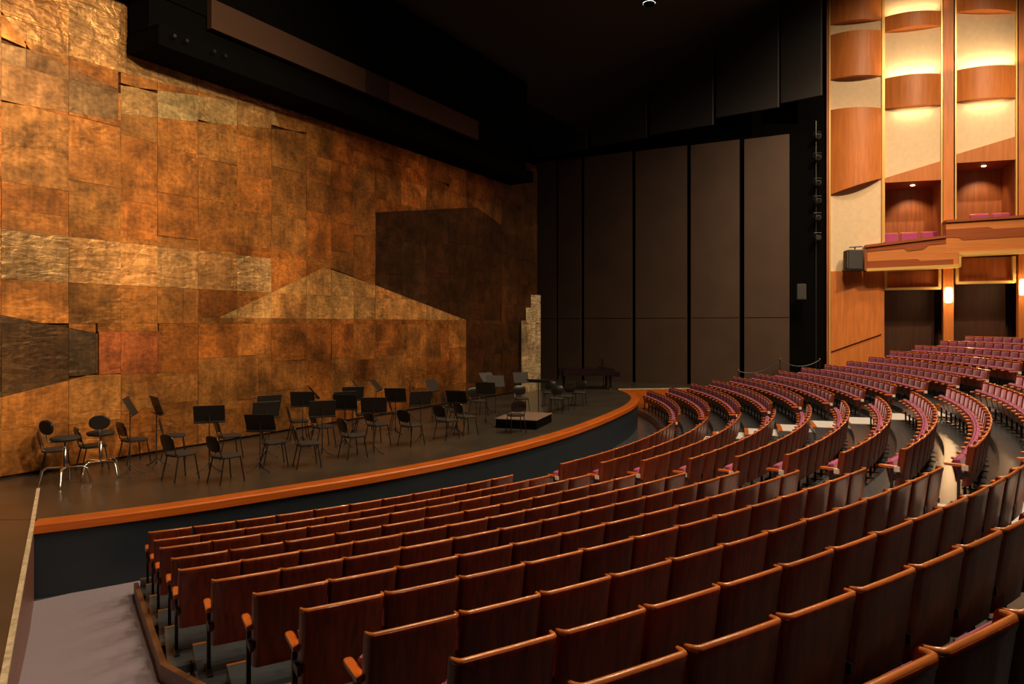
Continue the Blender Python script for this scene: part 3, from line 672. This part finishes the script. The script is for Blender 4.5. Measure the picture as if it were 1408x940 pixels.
for q, (d, k, bn, i, n, a, p) in enumerate(slots):
    rz = R_(a) + math.pi; last = i == n - 1
    if q < 300:
        r = empty('theatre_seat', p, rz)
        if bn == 'side': lb = f'theatre seat, {ORD[k]} row from the stage, {ORD[i]} seat from the grey carpet'
        elif bn == 'middle': lb = f'theatre seat in middle block, {ORD[k]} row from stage, {ORD[i]} from the carpet-side aisle'
        else: lb = f'theatre seat in far block, {ORD[k]} row from stage, {ORD[i]} from the stepped aisle'
        tag(r, lb, 'seat', 'tip-up theatre seats in curved rows')
        for nm, me in ME.items(): inst(nm, me, r)
        if last:
            for nm, me in ME_END.items(): inst(nm, me, r)
        if i == 0 and bn != 'side': inst('row_plate', ME_PLATE, r)
    else:
        T = Matrix.Translation(p) @ Matrix.Rotation(rz, 4, 'Z')
        items = list(SEAT.values()) + (list(END.values()) if last else []) + ([PLATE] if i == 0 and bn != 'side' else [])
        order = [M['seat_wood'], M['purple'], M['arm_wood'], M['black_steel'], M['white_plate'], M['rim_highlight']]
        for mb, mt, _ in items:
            b = len(stuff.v); mi = order.index(mt)
            stuff.v += [tuple(T @ Vector(v)) for v in mb.v]; stuff.f += [tuple(x + b for x in f) for f in mb.f]; stuff.m += [mi] * len(mb.f)
print('SEATS', len(slots))
o = stuff.build('theatre_seating', [M['seat_wood'], M['purple'], M['arm_wood'], M['black_steel'], M['white_plate'], M['rim_highlight']], smooth=40)
tag(o, 'purple tip-up theatre seats filling the far rows toward the wood wall', 'seating', kind='stuff')

# ------------------------------------------------------------------ orchestra furniture on the stage
def oval_pad(mb, w, h, t, M_, n=20, pw_=2.6):
    vs = []; prof = [(.90, 0), (1, .3), (1, .7), (.90, 1)]
    for sc, d in prof:
        for k in range(n):
            q = 2 * math.pi * k / n; c, s = math.cos(q), math.sin(q)
            x = math.copysign(abs(c) ** (2 / pw_), c) * w / 2 * sc; y = math.copysign(abs(s) ** (2 / pw_), s) * h / 2 * sc
            vs.append(M_ @ Vector((x, y, d * t)))
    fs = [tuple(reversed(range(n))), tuple(3 * n + k for k in range(n))]
    for i in range(3):
        for k in range(n): fs.append((i * n + k, i * n + (k + 1) % n, (i + 1) * n + (k + 1) % n, (i + 1) * n + k))
    return mb.add(vs, fs)
# chair faces local +x
CH = {}
CH['seat'] = oval_pad(MB(), .44, .43, .05, Matrix.Translation((0, 0, .44)), pw_=4).mesh('seat', M['chair_seat'], 40)
CH['backrest'] = oval_pad(MB(), .40, .30, .03, Matrix.Translation((-.235, 0, .71)) @ Matrix.Rotation(R_(-102), 4, 'Y') @ Matrix.Rotation(R_(90), 4, 'Z'), pw_=3).mesh('backrest', M['chair_black'], 40)
LEGS = []
for sy in (-1, 1):
    LEGS.append(('leg', MB().tube([(.16, sy * .17, .45), (.22, sy * .21, 0)], .012, 6).mesh('leg', M['chair_black'], 50)))
    LEGS.append(('leg', MB().tube([(-.15, sy * .17, .45), (-.24, sy * .20, 0)], .012, 6).mesh('leg', M['chair_black'], 50)))
    LEGS.append(('back_upright', MB().tube([(-.12, sy * .17, .45), (-.20, sy * .17, .50), (-.245, sy * .165, .70)], .011, 6).mesh('back_upright', M['chair_black'], 50)))
POD = Vector((18.1, 10.9))
def place(x, y, jit=0): return math.atan2(POD.y - y, POD.x - x) + R_(jit)
chairs = [(6.91, 15.30, -6, 'black orchestra chair standing behind the chrome-legged stools, nearest the platform edging'), (7.55, 15.15, 10, 'black orchestra chair tucked behind the first chrome-legged stool'), (8.45, 15.2, 20, 'black orchestra chair behind the tall pair of music stands'),
 (9.25, 15.0, -8, 'black orchestra chair close to the copper curtain, turned from the tall stands'), (8.0, 12.75, 10, 'black orchestra chair near the stage edge, rear one of a pair'), (8.35, 11.82, 2, 'black orchestra chair nearest the wooden stage edge, front of a pair'),
 (9.9, 13.9, 0, 'black orchestra chair behind a tilted desk near the stage-edge pair'), (9.86, 12.3, -20, 'black orchestra chair beside the lone stand with a rounded desk'), (10.15, 11.6, -25, 'black orchestra chair in the front row, third from the stools'),
 (11.43, 11.55, -10, 'black orchestra chair front row, midway between stools and podium'), (13.39, 11.5, 4, 'black orchestra chair front row, third from the podium'), (14.6, 11.32, 0, 'black orchestra chair front row, second from the podium'),
 (13.03, 12.3, 0, 'black orchestra chair second row, facing a pale desk'), (12.05, 13.2, 0, 'black orchestra chair second row, behind the broad dark desk'), (12.4, 14.5, 0, 'black orchestra chair in the rear row near the copper curtain'),
 (14.29, 14.0, 0, 'black orchestra chair in the rear row, middle of the curtain'), (15.45, 11.3, -10, 'black orchestra chair behind the pale desk near the podium'), (16.3, 12.2, 0, 'black orchestra chair just upstage of the podium'), (16.5, 10.35, 30, 'low black orchestra chair touching the podium corner'),
 (20.3, 12.5, 10, 'black orchestra chair beyond the podium with upright back'), (20.95, 11.5, 10, 'black orchestra chair beyond the podium, nearest of a dark group'), (21.84, 11.6, -10, 'black orchestra chair beyond the podium, middle of a dark group'), (23.25, 11.8, 0, 'black orchestra chair beyond the podium, nearest the piano'),
 (22.6, 12.7, 0, 'black orchestra chair behind the dark group by the piano'), (15.19, 13.5, 0, 'black orchestra chair in the rear row behind two stands'), (18.86, 13.3, -5, 'black orchestra chair upstage of the podium beside a dark stand'), (17.3, 13.2, 5, 'black orchestra chair upstage of the podium, second row')]
for x, y, j, lb in chairs:
    r = empty('orchestra_chair', (x, y, STAGE_Z), place(x, y, j)); r.scale = (1.1, 1.1, 1.08); tag(r, lb, 'chair', 'black orchestra chairs on the stage')
    for nm, me in CH.items(): inst(nm, me, r)
    for nm, me in LEGS: inst(nm, me, r)
# music stands: desk faces local -x (towards the player)
def desk_mesh(tilt):
    T = Matrix.Translation((0, 0, 0)) @ Matrix.Rotation(R_(-90 + tilt), 4, 'Y')
    mb = MB(); mb.bbox(-.19, .19, -.30, .30, -.006, .006, .004, T)
    mb.box(-.21, -.19, -.30, .30, -.01, .06, T)
    return mb.mesh('desk', M['stand_metal'])
DESKS = [desk_mesh(t) for t in (-18, -28, -40)]
SFOOT = MB()
for k in range(3):
    q = 2 * math.pi * k / 3; SFOOT.tube([(0, 0, .20), (.12 * math.cos(q), .12 * math.sin(q), .07), (.27 * math.cos(q), .27 * math.sin(q), .012)], .012, 6)
SFOOT = SFOOT.mesh('tripod_foot', M['stand_metal'], 50)
stands = [(7.75, 14.1, 1.38, 1, 'tall music stand beside the stools, desk tipped right back'), (8.45, 14.35, 1.32, 0, 'slim music stand just behind the tall tipped stand'), (8.75, 12.95, 1.2, 1, 'music stand above the pair of chairs at the stage edge'), (9.3, 12.05, 1.02, 1, 'low music stand with broad desk beside the front chairs'),
 (11.22, 14.2, 1.12, 0, 'music stand with upright black desk before the copper curtain'), (12.05, 13.95, 1.15, 0, 'music stand next to the upright black desk, close to the curtain'), (12.97, 14.6, 1.22, 2, 'music stand with steeply tilted shiny desk near the curtain'), (11.2, 12.3, 1.1, 0, 'broad dark music stand in the second row'),
 (13.06, 13.5, 1.1, 0, 'music stand in the third row, behind the broad dark one'), (15.1, 15.1, 1.2, 2, 'rear music stand with shiny tilted desk, first of two'), (15.5, 14.7, 1.22, 2, 'rear music stand with shiny tilted desk, second of two'), (12.0, 11.45, 1.15, 0, 'music stand front row, midway between stools and podium'),
 (14.47, 13.0, 1.1, 0, 'music stand third row, midway to the podium'), (16.81, 14.5, 1.2, 2, 'rear music stand with glinting desk before the dark copper'), (14.0, 11.7, 1.12, 0, 'music stand front row, two chairs from the podium'), (16.94, 13.7, 1.15, 1, 'music stand upstage of podium, left of the dark stands'),
 (15.6, 11.75, 1.02, 1, 'music stand with pale lit desk just before the podium'), (17.4, 12.0, 1.1, 0, 'broad dark music stand directly upstage of the podium'), (19.3, 12.9, 1.15, 0, 'music stand further upstage behind the podium'), (20.1, 13.8, 1.2, 2, 'music stand with flat pale desk far upstage'), (21.71, 13.4, 1.1, 0, 'music stand beyond the podium near the pale curtain return'), (10.35, 13.2, 1.1, 0, 'music stand with broad desk behind the low front one'), (12.35, 12.75, 1.12, 0, 'music stand second row, facing the third-row chairs'), (13.75, 13.9, 1.15, 0, 'music stand before the middle of the copper curtain')]
for q, (x, y, h, dk, lb) in enumerate(stands):
    rz = math.atan2(y, x) + R_(random.uniform(-22, 22)) if q in (2, 3, 4, 5, 7, 8, 11, 12, 14, 16, 17, 21, 22, 23) else place(x, y, random.uniform(-25, 25))
    r = empty('music_stand', (x, y, STAGE_Z), rz); tag(r, lb, 'music stand', 'black music stands on the stage')
    inst('tripod_foot', SFOOT, r)
    MB().tube([(0, 0, .05), (0, 0, h)], [.014, .010], 6).build('pole', M['stand_metal'], r)
    inst('desk', DESKS[dk], r, (0, 0, h))
# conductor's stand on its own
r = empty('conductor_stand', (19.3, 11.25, STAGE_Z), place(19.3, 11.25) + math.pi); tag(r, 'conductor music stand with flat wide desk beside the podium', 'music stand')
inst('tripod_foot', SFOOT, r); MB().tube([(0, 0, .05), (0, 0, 1.2)], .016, 6).build('pole', M['stand_metal'], r)
MB().bbox(-.24, .24, -.36, .36, -.01, .01, .006, Matrix.Translation((0, 0, 1.22)) @ Matrix.Rotation(R_(16), 4, 'Y')).build('desk', M['stand_metal'], r)
# bass stools
for x, y, rz, back, lb in ((6.55, 14.15, 10, -1, 'bass stool with chrome legs and black back pad, nearest the platform edging'), (7.25, 14.25, 60, 1, 'bass stool with chrome legs and grey round seat, second from the edging')):
    r = empty('bass_stool', (x, y, STAGE_Z), R_(rz)); r.scale = (1.2, 1.2, 1.08); tag(r, lb, 'stool', 'chrome-legged bass stools')
    for k in range(4):
        q = math.pi / 4 + k * math.pi / 2; c, s = math.cos(q), math.sin(q)
        MB().tube([(0, 0, .30), (.24 * c, .24 * s, .31), (.30 * c, .30 * s, .27), (.36 * c, .36 * s, 0)], .018, 8).build('leg', M['chrome'], r, smooth=60)
    MB().lathe([(.03, .28), (.03, .62), (.02, .63), (.02, .78)], 10).build('post', M['chrome'], r, smooth=50)
    MB().lathe([(.10, .76), (.19, .78), (.21, .81), (.20, .84), (.15, .855)], 20).build('seat', M['chair_seat'], r, smooth=40)
    MB().tube([(-.12, 0, .77), (-.27, 0, .78), (-.30, 0, .98)], .014, 6).build('back_upright', M['chrome'], r, smooth=60)
    bk = oval_pad(MB(), .30, .26, .05, Matrix.Translation((-.27, 0, 1.05)) @ Matrix.Rotation(R_(-95), 4, 'Y') @ Matrix.Rotation(R_(90), 4, 'Z'), pw_=2.2).build('back_pad', M['chair_black'], r, smooth=40)
# conductor's podium
r = empty('conductor_podium', (17.95, 10.95, STAGE_Z), R_(14)); tag(r, 'low conductor podium with black sides and brown top', 'podium')
MB().bbox(-.85, .85, -.62, .62, 0, .25, .01).build('riser', M['black_paint'], r)
MB().bbox(-.87, .87, -.64, .64, .25, .285, .01).build('top', M['podium_top'], r)
# grand piano
r = empty('grand_piano', (29.75, 14.65, STAGE_Z), math.atan2(13.5 - 15.9, 30.3 - 28.7)); tag(r, 'closed black grand piano before the tall brown panels', 'piano')   # keyboard at local +x
out = [(1.15, -.74), (1.15, .74), (.6, .74), (.2, .70), (-.15, .55), (-.45, .32), (-.8, .2), (-1.15, .1), (-1.38, -.08), (-1.45, -.35), (-1.38, -.6), (-1.2, -.74)]
MB().prism(out, .66, .96).build('case', M['piano_black'], r)
MB().prism([(x * 1.015, y * 1.015) for x, y in out], .97, 1.0).build('lid', M['piano_black'], r)
MB().bbox(1.13, 1.42, -.72, .72, .62, .70, .01).build('key_bed', M['piano_black'], r)
for y in (-.72, .64): MB().bbox(1.13, 1.42, y, y + .08, .70, .86, .01).build('key_block', M['piano_black'], r)
kb = MB().box(1.26, 1.41, -.63, .63, .70, .725).build('keyboard', M['ivory'], r)
for i in range(26):
    if i % 7 not in (2, 6): MB().box(1.26, 1.35, -.60 + i * .047, -.578 + i * .047, .725, .735).build('black_key', M['piano_black'], kb)
for x, y in ((1.0, -.6), (1.0, .6), (-1.15, -.32)):
    lg = MB().lathe([(.07, .10), (.055, .30), (.085, .55), (.10, .66)], 10, Matrix.Translation((x, y, 0))).build('leg', M['piano_black'], r, smooth=40)
    MB().lathe([(.03, 0), (.045, .02), (.045, .07), (.06, .10)], 10, Matrix.Translation((x, y, 0))).build('caster', M['brass'], lg, smooth=40)
MB().box(.75, .79, -.04, .04, .12, .66).box(.69, .85, -.16, .16, .08, .14).build('pedal_lyre', M['piano_black'], r)
rk = MB().box(.55, .85, -.28, .28, 1.0, 1.04).box(.68, .72, -.24, -.10, 1.04, 1.42).box(.68, .72, .10, .24, 1.04, 1.42).build('music_rack', M['piano_black'], r)
